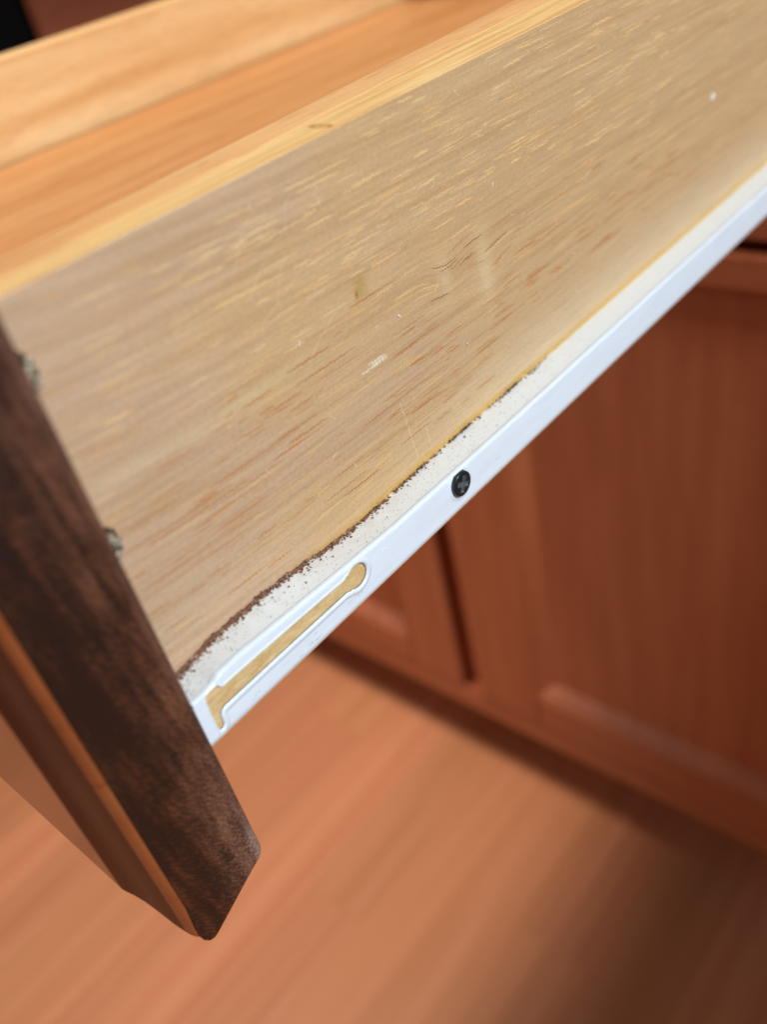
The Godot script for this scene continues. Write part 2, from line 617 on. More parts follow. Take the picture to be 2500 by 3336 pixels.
func slot_lower() -> PackedVector2Array:   # from the lower left corner along the lower edge to the same end point
	var p := PackedVector2Array()
	for a in [[61.55, -164.2], [61.65, -165.1], [62.05, -165.75], [62.7, -165.85], [63.3, -165.4], [63.6, -164.7], [63.55, -163.4], [63.6, -162.2], [64.0, -161.2], [64.8, -160.6], [65.8, -160.4], [80.0, -160.4], [95.0, -160.55], [108.0, -160.7], [111.5, -160.75], [112.4, -160.95], [113.0, -161.4]]:
		p.append(Vector2(a[0], a[1]))
	for k in 9:
		var t := deg_to_rad(-132.0 + 132.0 * k / 8.0)
		p.append(Vector2(116.4 + 4.15 * cos(t), -158.45 + 3.75 * sin(t)))
	return p


func web_polygon(st: SurfaceTool, p: PackedVector2Array, z: float) -> void:
	var t := Geometry2D.triangulate_polygon(p)
	for i in t.size() / 3:
		var a := p[t[i * 3]]
		var b := p[t[i * 3 + 1]]
		var c := p[t[i * 3 + 2]]
		tri(st, v3(a.x, a.y, z), v3(b.x, b.y, z), v3(c.x, c.y, z), v3(0, 0, 1))


func build_slide(parent: Node, zw: float) -> void:
	var slide := pivot("slide_rail", parent)
	var x1 := 640.0
	# ledge (dirty upper flange)
	uvf = func(p: Vector3, _n: Vector3) -> Vector2: return Vector2((p.x - 57.0) / 410.0, (p.z + 160.5) / 11.5)
	var xs := []
	for k in 28:
		xs.append(58.0 + k * 0.5)
	for k in 29:
		xs.append(72.0 + k * 2.0)
	for k in 18:
		xs.append(130.0 + k * 6.0)
	for k in 7:
		xs.append(240.0 + k * 60.0)
	xs.append(x1)
	var st := begin(true)
	var rows := []
	for x in xs:
		var jy := ledge_y(x)
		var by := bead_y(x)
		rows.append(PackedVector3Array([v3(x, jy - 0.1, -160.6), v3(x, lerpf(jy, by, 0.2) - 0.15, -158.0), v3(x, lerpf(jy, by, 0.5) - 0.35, -155.0), v3(x, by - 0.6, zw - 2.6), v3(x, by - 0.62, zw - 1.75)]))
	loft(st, rows, func(_m): return v3(0, 1, 0.1))
	done(st, "ledge", M.ledge, slide)
	# bead, web and lower flange, all one bent sheet
	uvf = func(p: Vector3, _n: Vector3) -> Vector2: return Vector2((p.x - 57.0) / 410.0, (-149.0 - p.y) / 21.0)
	st = begin(true)
	rows = []
	for x in xs:
		var by := bead_y(x)
		var row := PackedVector3Array()
		for a in [[-0.7, -1.8], [-0.55, -1.55], [-0.25, -1.2], [0.0, -0.65], [-0.02, -0.1], [-0.3, 0.5], [-0.62, 0.62], [-0.92, 0.4], [-1.12, -0.05], [-1.28, -0.2], [-1.55, 0.0]]:
			row.append(v3(x, by + a[0], zw + a[1]))
		if x < 66.5:
			row[10].y = maxf(row[10].y, -152.75)
			row[9].y = maxf(row[9].y, -152.7)
		rows.append(row)
	loft(st, rows, func(_m): return v3(0, 0.5, 1))
	done(st, "bead", M.white, slide)
	st = begin(false)
	var up := slot_upper()
	var lo := slot_lower()
	var top := PackedVector2Array([Vector2(58.0, -164.2)])
	top.append_array(up)
	top.append_array(PackedVector2Array([Vector2(130.0, -158.4)]))
	for k in range(xs.size() - 1, -1, -1):
		if xs[k] <= 132.0:
			var ty := bead_y(xs[k]) - 1.55
			top.append(Vector2(xs[k] if xs[k] < 131.0 else 130.0, maxf(ty, -152.75) if xs[k] < 66.5 else ty))
	web_polygon(st, top, zw)
	var bot := PackedVector2Array([Vector2(58.0, -164.2)])
	bot.append_array(lo)
	bot.append_array(PackedVector2Array([Vector2(130.0, -158.4), Vector2(130.0, -166.6), Vector2(58.0, -166.6)]))
	web_polygon(st, bot, zw)
	var xa := 130.0
	for x in xs:
		if x > 131.0:
			quad(st, v3(xa, bead_y(xa) - 1.55, zw), v3(xa, -158.4, zw), v3(x, -158.4, zw), v3(x, bead_y(x) - 1.55, zw), v3(0, 0, 1))
			xa = x
	quad(st, v3(130, -158.4, zw), v3(130, -166.6, zw), v3(x1, -166.6, zw), v3(x1, -158.4, zw), v3(0, 0, 1))
	# cut thickness of the sheet at the end against the drawer front
	quad(st, v3(58, -152.75, zw), v3(58, -166.6, zw), v3(58, -166.6, zw - 1.2), v3(58, -152.75, zw - 1.2), v3(-1, 0, 0))
	done(st, "web", M.white, slide)
	st = begin(true)
	rows = []
	for x in [58.0, 130.0, 260.0, 400.0, x1]:
		rows.append(PackedVector3Array([v3(x, -166.6, zw), v3(x, -167.4, zw - 0.06), v3(x, -168.1, zw - 0.28), v3(x, -168.7, zw - 0.75), v3(x, -169.05, zw - 1.5), v3(x, -169.1, -172.0)]))
	loft(st, rows, func(m): return v3(0, -1, 1.0 if m.z > zw - 1.4 else -0.0))
	done(st, "bottom_flange", M.white, slide)
	# pressed rim round the slot
	st = begin(true)
	var loop := PackedVector2Array()
	for k in up.size():
		loop.append(up[k])
	for k in range(lo.size() - 2, 0, -1):
		loop.append(lo[k])
	rows = []
	var shape := [[0.0, -1.2], [0.0, -0.1], [0.08, 0.12], [0.3, 0.30], [0.6, 0.33], [0.95, 0.22], [1.3, 0.07], [1.6, -0.02]]
	for s in shape:
		var row := PackedVector3Array()
		for k in loop.size():
			var a := loop[(k + loop.size() - 1) % loop.size()]
			var b := loop[(k + 1) % loop.size()]
			var t := (b - a).normalized()
			var out := Vector2(-t.y, t.x)
			var scale_ := 0.55
			if loop[k].y > -154.0 and loop[k].x < 66.0:
				scale_ = 0.12
			elif loop[k].y < -159.8 or loop[k].x > 115.0:
				scale_ = 1.35
			if loop[k].x < 61.9:
				scale_ = 0.35
			var q: Vector2 = loop[k] + out * s[0] * scale_
			row.append(v3(q.x, q.y, zw + (s[1] if s[1] < 0.0 else s[1] * minf(1.25, scale_ * 1.2))))
		rows.append(row)
	loft(st, rows, func(_m): return v3(0, 0, 1), true)
	done(st, "slot_rim", M.white, slide)
	# pressed collar round the screw, and a small dimple boss
	for c in [[164.6, -158.9, 4.0, 6.6, 0.42], [128.4, -158.6, 0.5, 1.2, 0.1]]:
		st = begin(true)
		rows = []
		for i in 9:
			var f := i / 8.0
			var r: float = lerpf(c[2], c[3], f)
			var row := PackedVector3Array()
			for k in 48:
				var t := TAU * k / 48.0
				row.append(v3(c[0] + r * cos(t), minf(c[1] + r * sin(t), bead_y(c[0]) - 1.25), zw - 0.01 + c[4] * (0.5 + 0.5 * cos(PI * f)) * (0.35 + 0.65 * smoothstep(0.0, 0.35, f))))
			rows.append(row)
		loft(st, rows, func(_m): return v3(0, 0, 1), true)
		if c[2] < 1.0:
			for k in 48:
				tri(st, v3(c[0], c[1], zw + 0.02), rows[0][k], rows[0][(k + 1) % 48], v3(0, 0, 1))
		done(st, "pressed_boss", M.white, slide)
	build_screw(slide, v3(164.3, -158.8, zw + 0.35))
	# the wooden runner that the slide is screwed to, seen through the slot
	uvf = grain(0)
	st = begin()
	rows = []
	for x in xs:
		var ty := bead_y(x) - 1.2
		rows.append(PackedVector3Array([v3(x + 0.2, ty, -172.0), v3(x + 0.2, ty, zw - 0.75), v3(x + 0.2, -168.9, zw - 0.75), v3(x + 0.2, -168.9, -172.0)]))
	loft(st, rows, func(m): return v3(0, 1, 0) if m.z < zw - 2.0 and m.y > -160.0 else (v3(0, -1, 0) if m.z < zw - 2.0 else v3(0, 0, 1)))
	done(st, "runner_strip", M.slot_wood, parent)


func build_screw(parent: Node, at: Vector3) -> void:
	uvf = func(p: Vector3, _n: Vector3) -> Vector2: return Vector2(p.x, p.y)
	var st := begin(true)
	var rows := []
	var nr := 30
	var nt := 120
	for i in nr + 1:
		var row := PackedVector3Array()
		for k in nt:
			var t := TAU * k / nt
			if i > nr - 3:   # the side of the head
				var e := i - (nr - 2)
				row.append(at + v3(4.1 * cos(t), 4.1 * sin(t), 0.75 - 0.5 * e))
				continue
			var r := 4.05 * i / (nr - 3.0)
			var x := r * cos(t + 0.45)
			var y := r * sin(t + 0.45)
			var h := 0.9 + 0.75 * sqrt(maxf(0.0, 1.0 - pow(r / 4.25, 2.0)))
			var cx := smoothstep(0.95, 0.55, absf(x)) * smoothstep(3.0, 2.3, absf(y))
			var cy := smoothstep(0.95, 0.55, absf(y)) * smoothstep(3.0, 2.3, absf(x))
			h -= 1.1 * maxf(cx, cy) * (1.0 - 0.16 * r)
			row.append(at + v3(r * cos(t), r * sin(t), h))
		rows.append(row)
	var cross := begin(true)
	for i in rows.size() - 1:
		for k in nt:
			var k2 := (k + 1) % nt
			var mid: Vector3 = (rows[i][k] + rows[i + 1][k2]) * 0.5
			var r := Vector2(mid.x - at.x, mid.y - at.y)
			var q := r.rotated(0.45)
			var inside := (absf(q.x) < 0.85 and absf(q.y) < 2.75) or (absf(q.y) < 0.85 and absf(q.x) < 2.75)
			quad(cross if inside else st, rows[i][k], rows[i][k2], rows[i + 1][k2], rows[i + 1][k], v3(0, 0, 1) if r.length() < 3.9 else mid - at)
	var head := done(st, "screw", M.black, parent)
	done(cross, "cross_recess", M.recess_lit, head)


# irregular crumb added to st
func crumb(st: SurfaceTool, c: Vector3, r: Vector3, col: Color) -> void:
	st.set_color(col)
	var p := []
	var spin := Basis.from_euler(v3(rng.randf() * 6.0, rng.randf() * 6.0, rng.randf() * 6.0))
	for d in [v3(1, 0, 0), v3(-1, 0, 0), v3(0, 1, 0), v3(0, -1, 0), v3(0, 0, 1), v3(0, 0, -1)]:
		var q: Vector3 = spin * (d * rng.randf_range(0.6, 1.15))
		p.append(c + q * r)
	for f in [[0, 2, 4], [2, 1, 4], [1, 3, 4], [3, 0, 4], [2, 0, 5], [1, 2, 5], [3, 1, 5], [0, 3, 5]]:
		var mid: Vector3 = (p[f[0]] + p[f[1]] + p[f[2]]) / 3.0
		tri(st, p[f[0]], p[f[1]], p[f[2]], mid - c)


func build_drawer() -> void:
	var zs := -160.0
	var zw := -149.0
	var far := -500.0
	var x1 := 640.0
	var d := thing("drawer", v3(58, -224, -150), "open wooden drawer with a tan veneered side, dark stained front and white slide rail", "drawer")
	# --- front panel: rough end, chamfered lower edge
	uvf = func(p: Vector3, n: Vector3) -> Vector2:
		return Vector2((p.x - 24.0 + (0.0 if absf(n.z) > 0.5 else (p.z + 148.0) * 0.4)) / 36.0, (-20.0 - p.y) / 206.0)
	var prof := PackedVector2Array()
	for a in [[32.5, -22.0], [32.5, -206.0], [31.9, -214.0], [31.8, -218.6], [32.3, -221.3], [33.4, -223.3], [35.0, -224.0], [36.6, -223.5], [52.2, -215.6], [54.6, -214.6], [56.4, -213.6], [57.4, -212.0], [57.7, -210.0], [57.7, -22.0], [56.7, -21.0], [33.5, -21.0]]:
		prof.append(Vector2(a[0], a[1]))
	var st := begin()
	var inset := 0.35
	var tri_ids := Geometry2D.triangulate_polygon(prof)
	var centre := Vector2(45.0, -120.0)
	var small := PackedVector2Array()
	for k in prof.size():
		var a := prof[(k + prof.size() - 1) % prof.size()]
		var b := prof[(k + 1) % prof.size()]
		var t := (b - a).normalized()
		var nn := Vector2(-t.y, t.x)
		if nn.dot(centre - prof[k]) < 0.0:
			nn = -nn
		small.append(prof[k] + nn * inset)
	for i in tri_ids.size() / 3:
		var a := small[tri_ids[i * 3]]
		var b := small[tri_ids[i * 3 + 1]]
		var c := small[tri_ids[i * 3 + 2]]
		tri(st, v3(a.x, a.y, -148), v3(b.x, b.y, -148), v3(c.x, c.y, -148), v3(0, 0, 1))
		tri(st, v3(a.x, a.y, far - 12), v3(b.x, b.y, far - 12), v3(c.x, c.y, far - 12), v3(0, 0, -1))
	for k in prof.size():
		var a := prof[k]
		var b := prof[(k + 1) % prof.size()]
		var sa := small[k]
		var sb := small[(k + 1) % prof.size()]
		var t := b - a
		var out := Vector2(t.y, -t.x)
		if out.dot((a + b) * 0.5 - centre) < 0.0:
			out = -out
		var h := v3(out.x, out.y, 0).normalized()
		quad(st, v3(a.x, a.y, -148.35), v3(b.x, b.y, -148.35), v3(sb.x, sb.y, -148), v3(sa.x, sa.y, -148), h + v3(0, 0, 1))
		quad(st, v3(a.x, a.y, -148.35), v3(b.x, b.y, -148.35), v3(b.x, b.y, far - 12), v3(a.x, a.y, far - 12), h)
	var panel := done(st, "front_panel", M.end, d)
	# moulded face of the drawer front
	uvf = grain(2)
	st = begin(true)
	var rows := []
	var step_rows := []
	for a in [[0.0, 32.9], [0.25, 32.0], [0.8, 31.2], [1.6, 30.6], [2.4, 30.2], [5.0, 29.2], [8.0, 28.4], [11.0, 27.5], [13.0, 26.6], [14.5, 25.7], [15.4, 25.3], [16.4, 25.2]]:
		var i: float = a[0]
		var iy: float = i * 1.25
		(step_rows if i > 2.5 and i < 15.0 else rows).append(PackedVector3Array([v3(a[1], -22.0 - iy, -148.3 - i), v3(a[1], -219.5 + iy, -148.3 - i), v3(a[1], -219.5 + iy, far - 11.7 + i), v3(a[1], -22.0 - iy, far - 11.7 + i)]))
	step_rows.push_front(rows[4])
	step_rows.push_back(rows[5])
	for k in 4:
		st.set_smooth_group(k + 1)
		for i in rows.size() - 1:
			if i != 4:
				quad(st, rows[i][k], rows[i][(k + 1) % 4], rows[i + 1][(k + 1) % 4], rows[i + 1][k], v3(-1, 0, 0.2))
	var e: PackedVector3Array = rows[rows.size() - 1]
	st.set_smooth_group(-1)
	quad(st, e[0], e[1], e[2], e[3], v3(-1, 0, 0))
	done(st, "moulded_face", M.front, panel)
	st = begin(true)
	for k in 4:
		st.set_smooth_group(k + 1)
		for i in step_rows.size() - 1:
			quad(st, step_rows[i][k], step_rows[i][(k + 1) % 4], step_rows[i + 1][(k + 1) % 4], step_rows[i + 1][k], v3(-1, 0, 0))
	done(st, "moulding_step", M.dark_tone, panel)

	# --- near side board
	var side := pivot("side_board", d)
	uvf = func(p: Vector3, _n: Vector3) -> Vector2: return Vector2((p.x - SX0) / SXL, (SY0 - p.y) / SYL)
	st = begin()
	quad(st, v3(57.8, -52.15, zs), v3(57.8, -155.9, zs), v3(x1, -155.9, zs), v3(x1, -52.15, zs), v3(0, 0, 1))
	quad(st, v3(57.8, -52.15, zs), v3(57.8, -52.0, zs - 0.15), v3(x1, -52.0, zs - 0.15), v3(x1, -52.15, zs), v3(0, 1, 1))
	done(st, "outer_veneer", M.side, side)
	uvf = func(p: Vector3, _n: Vector3) -> Vector2: return Vector2((p.x - 57.0) / 410.0, (zs - p.z) / 19.0)
	st = begin()
	var n := 40
	var seam := func(x: float) -> float: return -168.4 - 9.2 * clampf((x - 65.0) / 190.0, 0.0, 1.6) + 0.5 * sin(x * 0.05)
	var inner := func(x: float) -> float: return -184.0 - 12.0 * clampf((x - 70.0) / 180.0, 0.0, 1.6)
	for k in n:
		var xa := lerpf(57.8, x1, float(k) / n)
		var xb := lerpf(57.8, x1, (k + 1.0) / n)
		quad(st, v3(xa, -52.0, zs - 0.15), v3(xb, -52.0, zs - 0.15), v3(xb, -52.0, seam.call(xb)), v3(xa, -52.0, seam.call(xa)), v3(0, 1, 0))
	done(st, "top_edge", M.top, side)
	uvf = grain(0, 0.3, 0.2)
	st = begin(true)
	rows = []
	for k in n + 1:
		var x := lerpf(57.8, x1, float(k) / n)
		var s: float = seam.call(x)
		var w: float = s - inner.call(x)
		var row := PackedVector3Array([v3(x, -52.1, s + 0.05), v3(x, -51.9 + 0.06 * sin(x * 0.31), s - 0.15), v3(x, -51.9, s - 1.2)])
		for j in 7:
			var t := PI * 0.5 * j / 6.0
			row.append(v3(x, -51.9 - 6.0 + 6.0 * cos(t), s - w + 6.0 - 6.0 * sin(t)))
		row.append(v3(x, -125, inner.call(x)))
		rows.append(row)
	loft(st, rows, func(m): return v3(0, 1, -0.7) if m.y > -70.0 else v3(0, 0, -1))
	done(st, "inner_lamination", M.lamination, side)
	# --- the far side, bottom and back
	uvf = grain(0, 0.7, 0.5)
	st = begin()
	cbox(st, v3(57.8, -150, far - 14), v3(x1, -52.8, far), 1.2)
	done(st, "far_side_board", M.golden, d)
	uvf = grain(0, 0.1, 0.9)
	st = begin()
	cbox(st, v3(57.8, -108, far + 0.2), v3(x1 - 12, -101, -171.0), 0.1)
	done(st, "bottom_board", M.bottom, d)
	uvf = grain(2)
	st = begin()
	cbox(st, v3(x1 - 12, -150, far + 0.2), v3(x1, -60, -172), 0.5)
	done(st, "back_board", M.golden, d)
	build_slide(d, zw)
	# torn, dried glue crumbs at the front joint; dark ones paint its shaded hole
	rng.seed = 91
	for g in [[-62.0, -72.0], [-104.5, -114.5]]:
		st = begin()
		uvf = func(p: Vector3, _n: Vector3) -> Vector2: return Vector2(p.x, p.y)
		for k in 80:
			var f := rng.randf()
			var y: float = lerpf(g[0], g[1], f)
			var c := Color(0.5, 0.40, 0.28) * rng.randf_range(0.35, 1.4)
			if f < 0.22 or rng.randf() < 0.3:
				c = Color(0.06, 0.035, 0.02)
			var bulge := sin(PI * f)
			crumb(st, v3(61.4 + rng.randf() * (0.6 + 2.2 * bulge), y, zs + rng.randf_range(-0.1, 0.7)), Vector3.ONE * rng.randf_range(0.35, 0.95), c)
		tag(done(st, "glue_and_gap_crumbs", M.crumb, d), "", "", "", "stuff")


func build_debris() -> void:
	rng.seed = 123
	var zs := -160.0
	uvf = func(p: Vector3, _n: Vector3) -> Vector2: return Vector2(p.x, p.z)
	var d := thing("sawdust", v3(100, -151.8, -159))
	remove_child(d)
	d.free()
	var st := begin()
	for k in 5200:
		var x := 62.0 + 170.0 * pow(rng.randf(), 2.1)
		var dens := 1.0 - 0.85 * smoothstep(112.0, 170.0, x)
		if sin(x * 0.9) + sin(x * 0.37 + 1.0) < -0.9 and x > 95.0:
			dens *= 0.25
		if rng.randf() > dens:
			continue
		var hgt := (0.35 + 0.5 * smoothstep(64.0, 76.0, x) * (1.0 - smoothstep(110.0, 150.0, x))) * (0.8 + 0.35 * sin(x * 0.7) + 0.2 * sin(x * 2.1))
		var a := absf(rng.randfn(0.0, 0.5)) * (1.0 if rng.randf() < 0.85 else 2.6)
		var y := ledge_y(x) + maxf(0.0, hgt * (1.0 - a)) * rng.randf()
		var z := zs + 0.15 + a * 1.0
		var r := rng.randf_range(0.16, 0.46)
		var c := Color(0.18, 0.075, 0.04) * rng.randf_range(0.35, 2.0)
		if rng.randf() < 0.07:
			c = Color(0.5, 0.33, 0.2)
		crumb(st, v3(x, y, z), v3(r * rng.randf_range(0.8, 1.7), r, r), c)
	for k in 760:   # scattered over the ledge
		var x := 60.0 + 200.0 * pow(rng.randf(), 1.9)
		var z := zs + 0.6 + 8.5 * pow(rng.randf(), 1.9)
		var r := rng.randf_range(0.08, 0.22) if z < zs + 3.5 else rng.randf_range(0.06, 0.16)
		if rng.randf() < 0.05:
			r *= 1.6
		crumb(st, v3(x, lerpf(ledge_y(x), bead_y(x), (z - zs) / 11.0) - 0.3 + r * 0.3, z), v3(r * rng.randf_range(0.8, 1.8), r * 0.8, r), Color(0.15, 0.075, 0.04) * rng.randf_range(0.4, 1.5))
	for k in 240:   # a few clinging to the golden lower edge of the veneer
		var x := rng.randf_range(100.0, 260.0)
		var r := rng.randf_range(0.08, 0.2)
		crumb(st, v3(x, ledge_y(x) + absf(rng.randfn(0.0, 1.1)), zs + r * 0.6), v3(r, r, r * 0.7), Color(0.15, 0.07, 0.035) * rng.randf_range(0.5, 1.4))
	for q in [[209.0, 0.7], [181.5, 0.6], [178.0, 0.5], [185.0, 0.5], [212.0, 0.4], [160.0, 0.4]]:
		for k in 26:
			var r := rng.randf_range(0.15, 0.4)
			crumb(st, v3(q[0] + rng.randfn(0.0, 1.3), ledge_y(q[0]) + rng.randf() * 1.2 * q[1], zs + 0.2 + rng.randf() * q[1]), Vector3.ONE * r, Color(0.12, 0.06, 0.035) * rng.randf_range(0.5, 1.5))
	org = v3(100, -151.8, -159)
	var o := done(st, "sawdust", M.crumb, self)
	o.position = metres(org)
	tag(o, "reddish brown sawdust lying along the crack between the drawer side and white ledge", "sawdust", "", "stuff")
	# chips and slivers that cling to the veneer
	var pieces := [
		["wood_chip", 363.5, -106.8, 3.6, 1.9, 0.35, Color(0.85, 0.78, 0.66), "pale square wood chip stuck on the far upper right of the tan drawer side", "wood chip"],
		["wood_sliver", 164.3, -104.8, 1.7, 0.45, -0.9, Color(0.9, 0.8, 0.6), "cream sliver on the veneer just above the pale scrape", "wood sliver"],
		["wood_sliver", 191.2, -127.3, 1.9, 0.42, -0.85, Color(0.85, 0.66, 0.38), "golden seed shaped sliver on the veneer above the screw", "wood sliver"],
		["wood_sliver", 213.7, -86.5, 1.5, 0.2, 1.0, Color(0.9, 0.82, 0.66), "thin upright white sliver on the veneer among the golden flecks, right of centre", "wood sliver"],
		["wood_sliver", 275.8, -102.8, 2.2, 0.25, -0.75, Color(0.85, 0.78, 0.66), "faint white sliver on the veneer halfway from the screw to the square chip", "wood sliver"],
		["wood_sliver", 127.7, -94.5, 1.3, 0.3, 1.1, Color(0.9, 0.82, 0.68), "tiny white crumb on the veneer left of the olive spot", "wood sliver"],
	]
	for p in pieces:
		org = v3(p[1], p[2], zs)
		st = begin()
		st.set_color(p[6])
		var outline := []
		var m := 7
		for k in m:
			var t := TAU * k / m + 0.3
			var q := Vector2(cos(t) * p[3] * 0.5, sin(t) * p[4] * 0.5) * rng.randf_range(0.85, 1.15)
			if p[0] == "wood_chip":
				q = Vector2([0.5, 0.42, 0.0, -0.5, -0.46, -0.1, 0.4][k] * p[3], [0.1, 0.5, 0.46, 0.52, -0.45, -0.52, -0.42][k] * p[4])
			outline.append(q.rotated(p[5]))
		for k in m:
			var a: Vector2 = outline[k]
			var b: Vector2 = outline[(k + 1) % m]
			var h := 0.22
			tri(st, v3(p[1], p[2], zs + h + 0.1), v3(p[1] + a.x, p[2] + a.y, zs + h), v3(p[1] + b.x, p[2] + b.y, zs + h), v3(0, 0, 1))
			quad(st, v3(p[1] + a.x, p[2] + a.y, zs + h), v3(p[1] + b.x, p[2] + b.y, zs + h), v3(p[1] + b.x, p[2] + b.y, zs + 0.02), v3(p[1] + a.x, p[2] + a.y, zs + 0.02), v3(a.x + b.x, a.y + b.y, 0.01))
		var s := done(st, p[0], M.crumb, self)
		s.position = metres(org)
		tag(s, p[7], p[8])


# ------------------------------------------------------------------ the cabinet behind
func build_door(parent: Node, z0: float, z1: float, y0: float, y1: float, stile: float, top: float, bottom: float) -> void:
	var door := pivot("door", parent)
	var xf := 580.0
	var xb := 600.0
	var iz0 := z0 + stile
	var iz1 := z1 - stile
	var iy0 := y0 + bottom
	var iy1 := y1 - top
	uvf = grain(1, z0 * 0.013)
	for a in [[z0, iz0 - 0.3], [iz1 + 0.3, z1]]:
		var st := begin()
		cbox(st, v3(xf, y0, a[0]), v3(xb, y1, a[1]), 2.5)
		done(st, "stile", M.cherry, door)
	uvf = grain(2, y0 * 0.011)
	for a in [[y0, iy0], [iy1, y1]]:
		var st := begin()
		cbox(st, v3(xf + 0.3, a[0], iz0), v3(xb, a[1], iz1), 2.5)
		done(st, "rail", M.cherry, door)
	uvf = grain(1, z0 * 0.017)
	var st := begin(true)
	var rows := []
	for a in [[0.0, xf + 2.0], [3.0, xf + 2.6], [6.0, xf + 4.6], [14.0, xf + 10.5], [19.0, xf + 13.2], [21.0, xf + 15.2], [26.0, xf + 15.4]]:
		var i: float = a[0]
		rows.append(PackedVector3Array([v3(a[1], iy0 + i, iz0 + i), v3(a[1], iy1 - i * 0.45, iz0 + i), v3(a[1], iy1 - i * 0.45, iz1 - i), v3(a[1], iy0 + i, iz1 - i)]))
	for k in 4:
		st.set_smooth_group(k + 1)
		for i in rows.size() - 1:
			quad(st, rows[i][k], rows[i][(k + 1) % 4], rows[i + 1][(k + 1) % 4], rows[i + 1][k], v3(-1, 0, 0))
	done(st, "moulding", M.cherry, door)
	st = begin()
	cbox(st, v3(xf + 15.0, iy0 + 24.5, iz0 + 24.5), v3(xb - 1.0, iy1 - 10.5, iz1 - 24.5), 0.1)
	done(st, "panel", M.cherry, door)


func build_cabinet() -> void:
	var c := thing("base_cabinet", v3(600, FLOOR, -550), "reddish brown wooden base cabinet with framed panel doors below the open drawer", "cabinet")
	build_door(c, -555.0, -60.0, -926.0, -274.0, 93.0, 27.0, 54.0)
	build_door(c, -1034.0, -588.0, -926.0, -274.0, 80.0, 27.0, 54.0)
	# face frame
	uvf = grain(2, 0.4)
	for a in [["bottom_rail", -966.0, -929.0, 583.0], ["middle_rail", -264.0, -196.0, 583.0], ["top_rail", -32.0, -15.0, 583.0]]:
		var st := begin()
		cbox(st, v3(a[3], a[1], -1036), v3(612, a[2], -40), 1.5)
		done(st, a[0], M.cherry, c)
	uvf = grain(1, 0.7)
	for a in [[-1036.0, -1024.0, -965.0, -17.0], [-138.0, -44.0, -195.0, -33.0], [-52.0, -40.0, -928.0, -265.0], [-594.0, -550.0, -928.0, -265.0]]:
		var st := begin()
		cbox(st, v3(586 if a[1] > -500.0 or a[1] < -1000.0 else 603, a[2], a[0]), v3(612, a[3], a[1]), 0.5)
		done(st, "frame_stile", M.cherry, c)
	# carcass
	for a in [["carcass_side", v3(612, -1086, -1036), v3(1250, -15, -1016)], ["carcass_side", v3(612, -1086, -60), v3(1250, -15, -40)], ["carcass_back", v3(1235, -1086, -1015), v3(1250, -16, -61)], ["carcass_floor", v3(612.5, -966, -1015), v3(1234, -945, -61)], ["toe_kick", v3(668, -1086, -1015), v3(684, -967, -61)]]:
		var st := begin()
		cbox(st, a[1], a[2], 0.5)
		done(st, a[0], M.cherry, c)
	uvf = grain(2, 0.9)
	var st := begin()
	cbox(st, v3(560, -14, -1036), v3(1260, 22, -30), 2.0)
	done(st, "countertop", M.cherry, c)
	# the closed drawer front beside the open one
	uvf = grain(2, 0.15)
	st = begin(true)
	var rows := []
	for a in [[0.0, 604.0], [0.0, 588.0], [2.0, 586.5], [6.0, 583.0], [10.0, 582.0], [12.0, 581.8], [15.0, 580.5], [18.0, 580.0]]:
		var i: float = a[0]
		rows.append(PackedVector3Array([v3(a[1], -222 + i, -1030 + i), v3(a[1], -24 - i, -1030 + i), v3(a[1], -24 - i, -518 - i), v3(a[1], -222 + i, -518 - i)]))
	var mid := v3(600, -123, -774)
	for k in 4:
		st.set_smooth_group(k + 1)
		for i in rows.size() - 1:
			quad(st, rows[i][k], rows[i][(k + 1) % 4], rows[i + 1][(k + 1) % 4], rows[i + 1][k], v3(-1, 0, 0) if i else (rows[0][k] + rows[0][(k + 1) % 4]) * 0.5 - mid)
	st.set_smooth_group(-1)
	quad(st, rows[7][0], rows[7][1], rows[7][2], rows[7][3], v3(-1, 0, 0))
	done(st, "closed_drawer_front", M.cherry, c)
	# black appliance next to the cabinet
	var a := thing("oven", v3(600, FLOOR, -1300), "black glossy appliance front standing beside the brown cabinet in the far corner", "appliance")
	uvf = grain(1)
	st = begin()
	cbox(st, v3(578, -1000, -1640), v3(1200, -15, -1041), 3.0)
	done(st, "body", M.glossy_black, a)
	st = begin()
	cbox(st, v3(572, -900, -1635), v3(577.5, -160, -1046), 2.0)
	done(st, "door", M.glossy_black, a)
	st = begin()
	cbox(st, v3(620, -1087, -1630), v3(1190, -1000.5, -1050), 2.0)
	done(st, "plinth", M.glossy_black, a)


func build_floor() -> void:
	var f := thing("floor", v3(0, FLOOR, 0), "", "", "", "structure")
	var st := begin()
	uvf = grain(0)
	cbox(st, v3(-2600, FLOOR - 40, -3600), v3(2200, FLOOR - 3, 2600), 0.5)
	done(st, "subfloor", M.dark, f)
	rng.seed = 9
	var meshes := []
	var w := 92.0
	org = v3(0, FLOOR, 0)
	for k in 10:
		uvf = grain(0, rng.randf() * 9.0, rng.randf() * 9.0)
		st = begin()
		cbox(st, v3(0, FLOOR - 3, 0.04), v3(899.9, FLOOR, w - 0.04), 0.12)
		st.generate_normals()
		var m := st.commit()
		m.surface_set_material(0, M["plank%d" % (k % 5)])
		meshes.append(m)
	for row in 26:
		var z := -1400.0 + row * w
		var x := -1500.0 + fmod(row * 337.0, 900.0)
		for k in 3:
			var o := MeshInstance3D.new()
			o.name = "plank"
			o.mesh = meshes[rng.randi_range(0, 9)]
			o.position = v3(x + k * 900.0, 0, z) * S
			f.add_child(o, true)


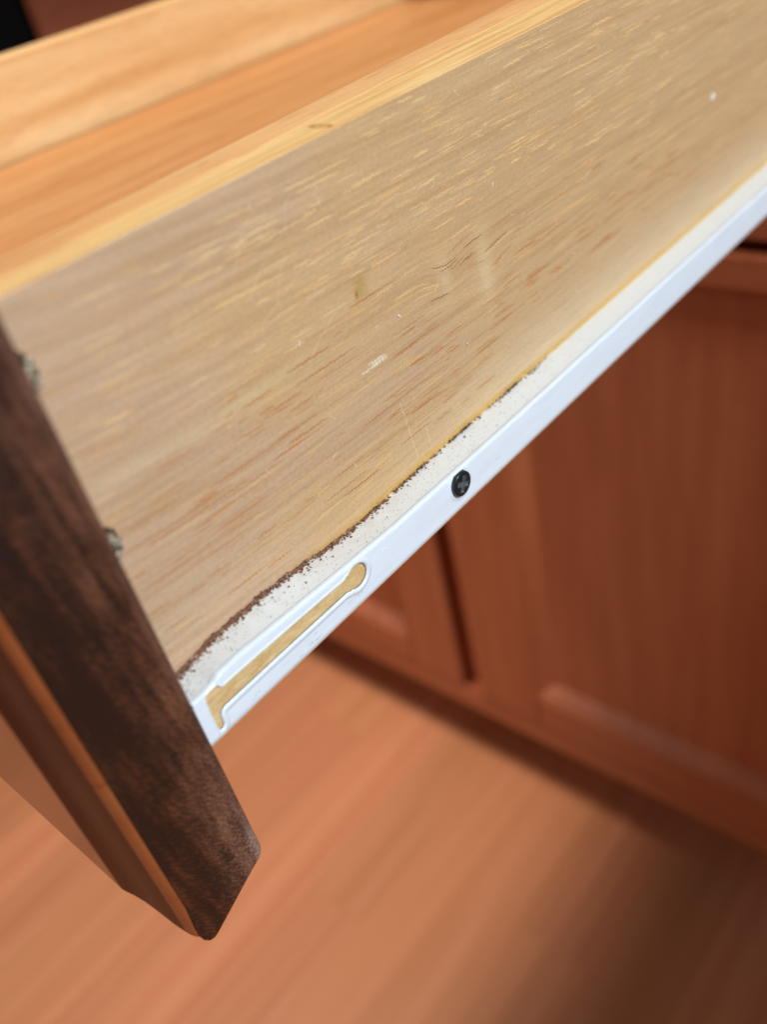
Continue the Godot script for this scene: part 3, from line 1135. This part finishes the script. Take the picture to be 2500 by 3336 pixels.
func _ready() -> void:
	# camera: solved from the photograph's three vanishing points
	var cam := Camera3D.new()
	cam.name = "camera"
	var right := v3(0.63237829, -0.19408549, 0.74995235)
	var up := v3(0.56235843, 0.78083657, -0.27211624)
	var back := v3(-0.53277641, 0.59382242, 0.6029297)
	cam.transform = Transform3D(Basis(right, up, back).orthonormalized(), metres(Vector3.ZERO))
	var lens := CameraAttributesPhysical.new()
	lens.frustum_focal_length = 12.0 / tan(deg_to_rad(59.7) / 2.0)
	lens.frustum_focus_distance = 0.205
	lens.frustum_near = 0.01
	lens.frustum_far = 30.0
	lens.exposure_aperture = 5.0
	cam.attributes = lens
	cam.fov = 59.7
	cam.near = 0.01
	cam.far = 30.0
	add_child(cam)
	cam.current = true
	# soft room light all round
	var we := WorldEnvironment.new()
	we.name = "environment"
	var env := Environment.new()
	env.background_mode = Environment.BG_COLOR
	env.background_color = Color(0.125, 0.12, 0.12).linear_to_srgb()
	env.tonemap_mode = Environment.TONE_MAPPER_LINEAR
	env.tonemap_exposure = 1.0
	env.sdfgi_enabled = true
	env.ssao_enabled = true
	env.ssil_enabled = true
	we.environment = env
	add_child(we)
	# the window that the drawer side faces, and the ceiling lamp high up beyond the drawer
	area("window_light", v3(0.05, 1.1, 1.6), metres(v3(200, -200, -200)), Vector2(1.4, 0.9), Color(0.84, 0.92, 1.0), 0.3)
	area("ceiling_light", v3(-0.25, 4.5, -0.95), v3(0.1, 0.0, -0.4), Vector2(0.75, 0.75), Color(1.0, 0.955, 0.9), 22.5)
	area("added_fill_light", v3(-2.3, 1.25, -2.0), v3(0.47, 0.3, -0.3), Vector2(1.3, 1.0), Color(1.0, 0.95, 0.94), 0.68)  # added fill, no known source: brightens the doors and the moulding
	var spot := SpotLight3D.new()  # added spot, no known source: lights the drawer side, cone misses the floor
	spot.name = "added_spot"
	spot.light_color = Color(0.89, 0.955, 1.0)
	spot.light_energy = 3.55
	spot.light_size = 0.16
	spot.spot_range = 8.0
	spot.spot_attenuation = 2.0
	spot.spot_angle = 15.0
	spot.spot_angle_attenuation = 0.35
	spot.shadow_enabled = true
	spot.transform = Transform3D(Basis(), v3(0.1, 1.85, 1.2)).looking_at(metres(v3(250, 40, -170)), Vector3.UP)
	add_child(spot)
	materials()
	M.front = M.cherry.duplicate()
	M.front.roughness = 0.22
	M.dark_tone = M.cherry.duplicate()
	M.dark_tone.albedo_color = Color(0.46, 0.38, 0.34)  # darker tone of the cherry for the moulding step
	M.front.albedo_color = Color(0.86, 0.84, 0.76)
	M.crumb = mat("crumbs", Color.WHITE, 0.9)
	M.crumb.vertex_color_use_as_albedo = true
	build_floor()
	build_cabinet()
	build_drawer()
	build_debris()


func area(called: String, at: Vector3, towards: Vector3, size: Vector2, color: Color, energy: float) -> void:
	var l := AreaLight3D.new()
	l.name = called
	l.area_size = size
	l.light_color = color
	l.light_energy = energy
	l.area_normalize_energy = false
	l.area_range = 14.0
	l.shadow_enabled = true
	l.transform = Transform3D(Basis(), at).looking_at(towards, Vector3.UP)
	add_child(l)
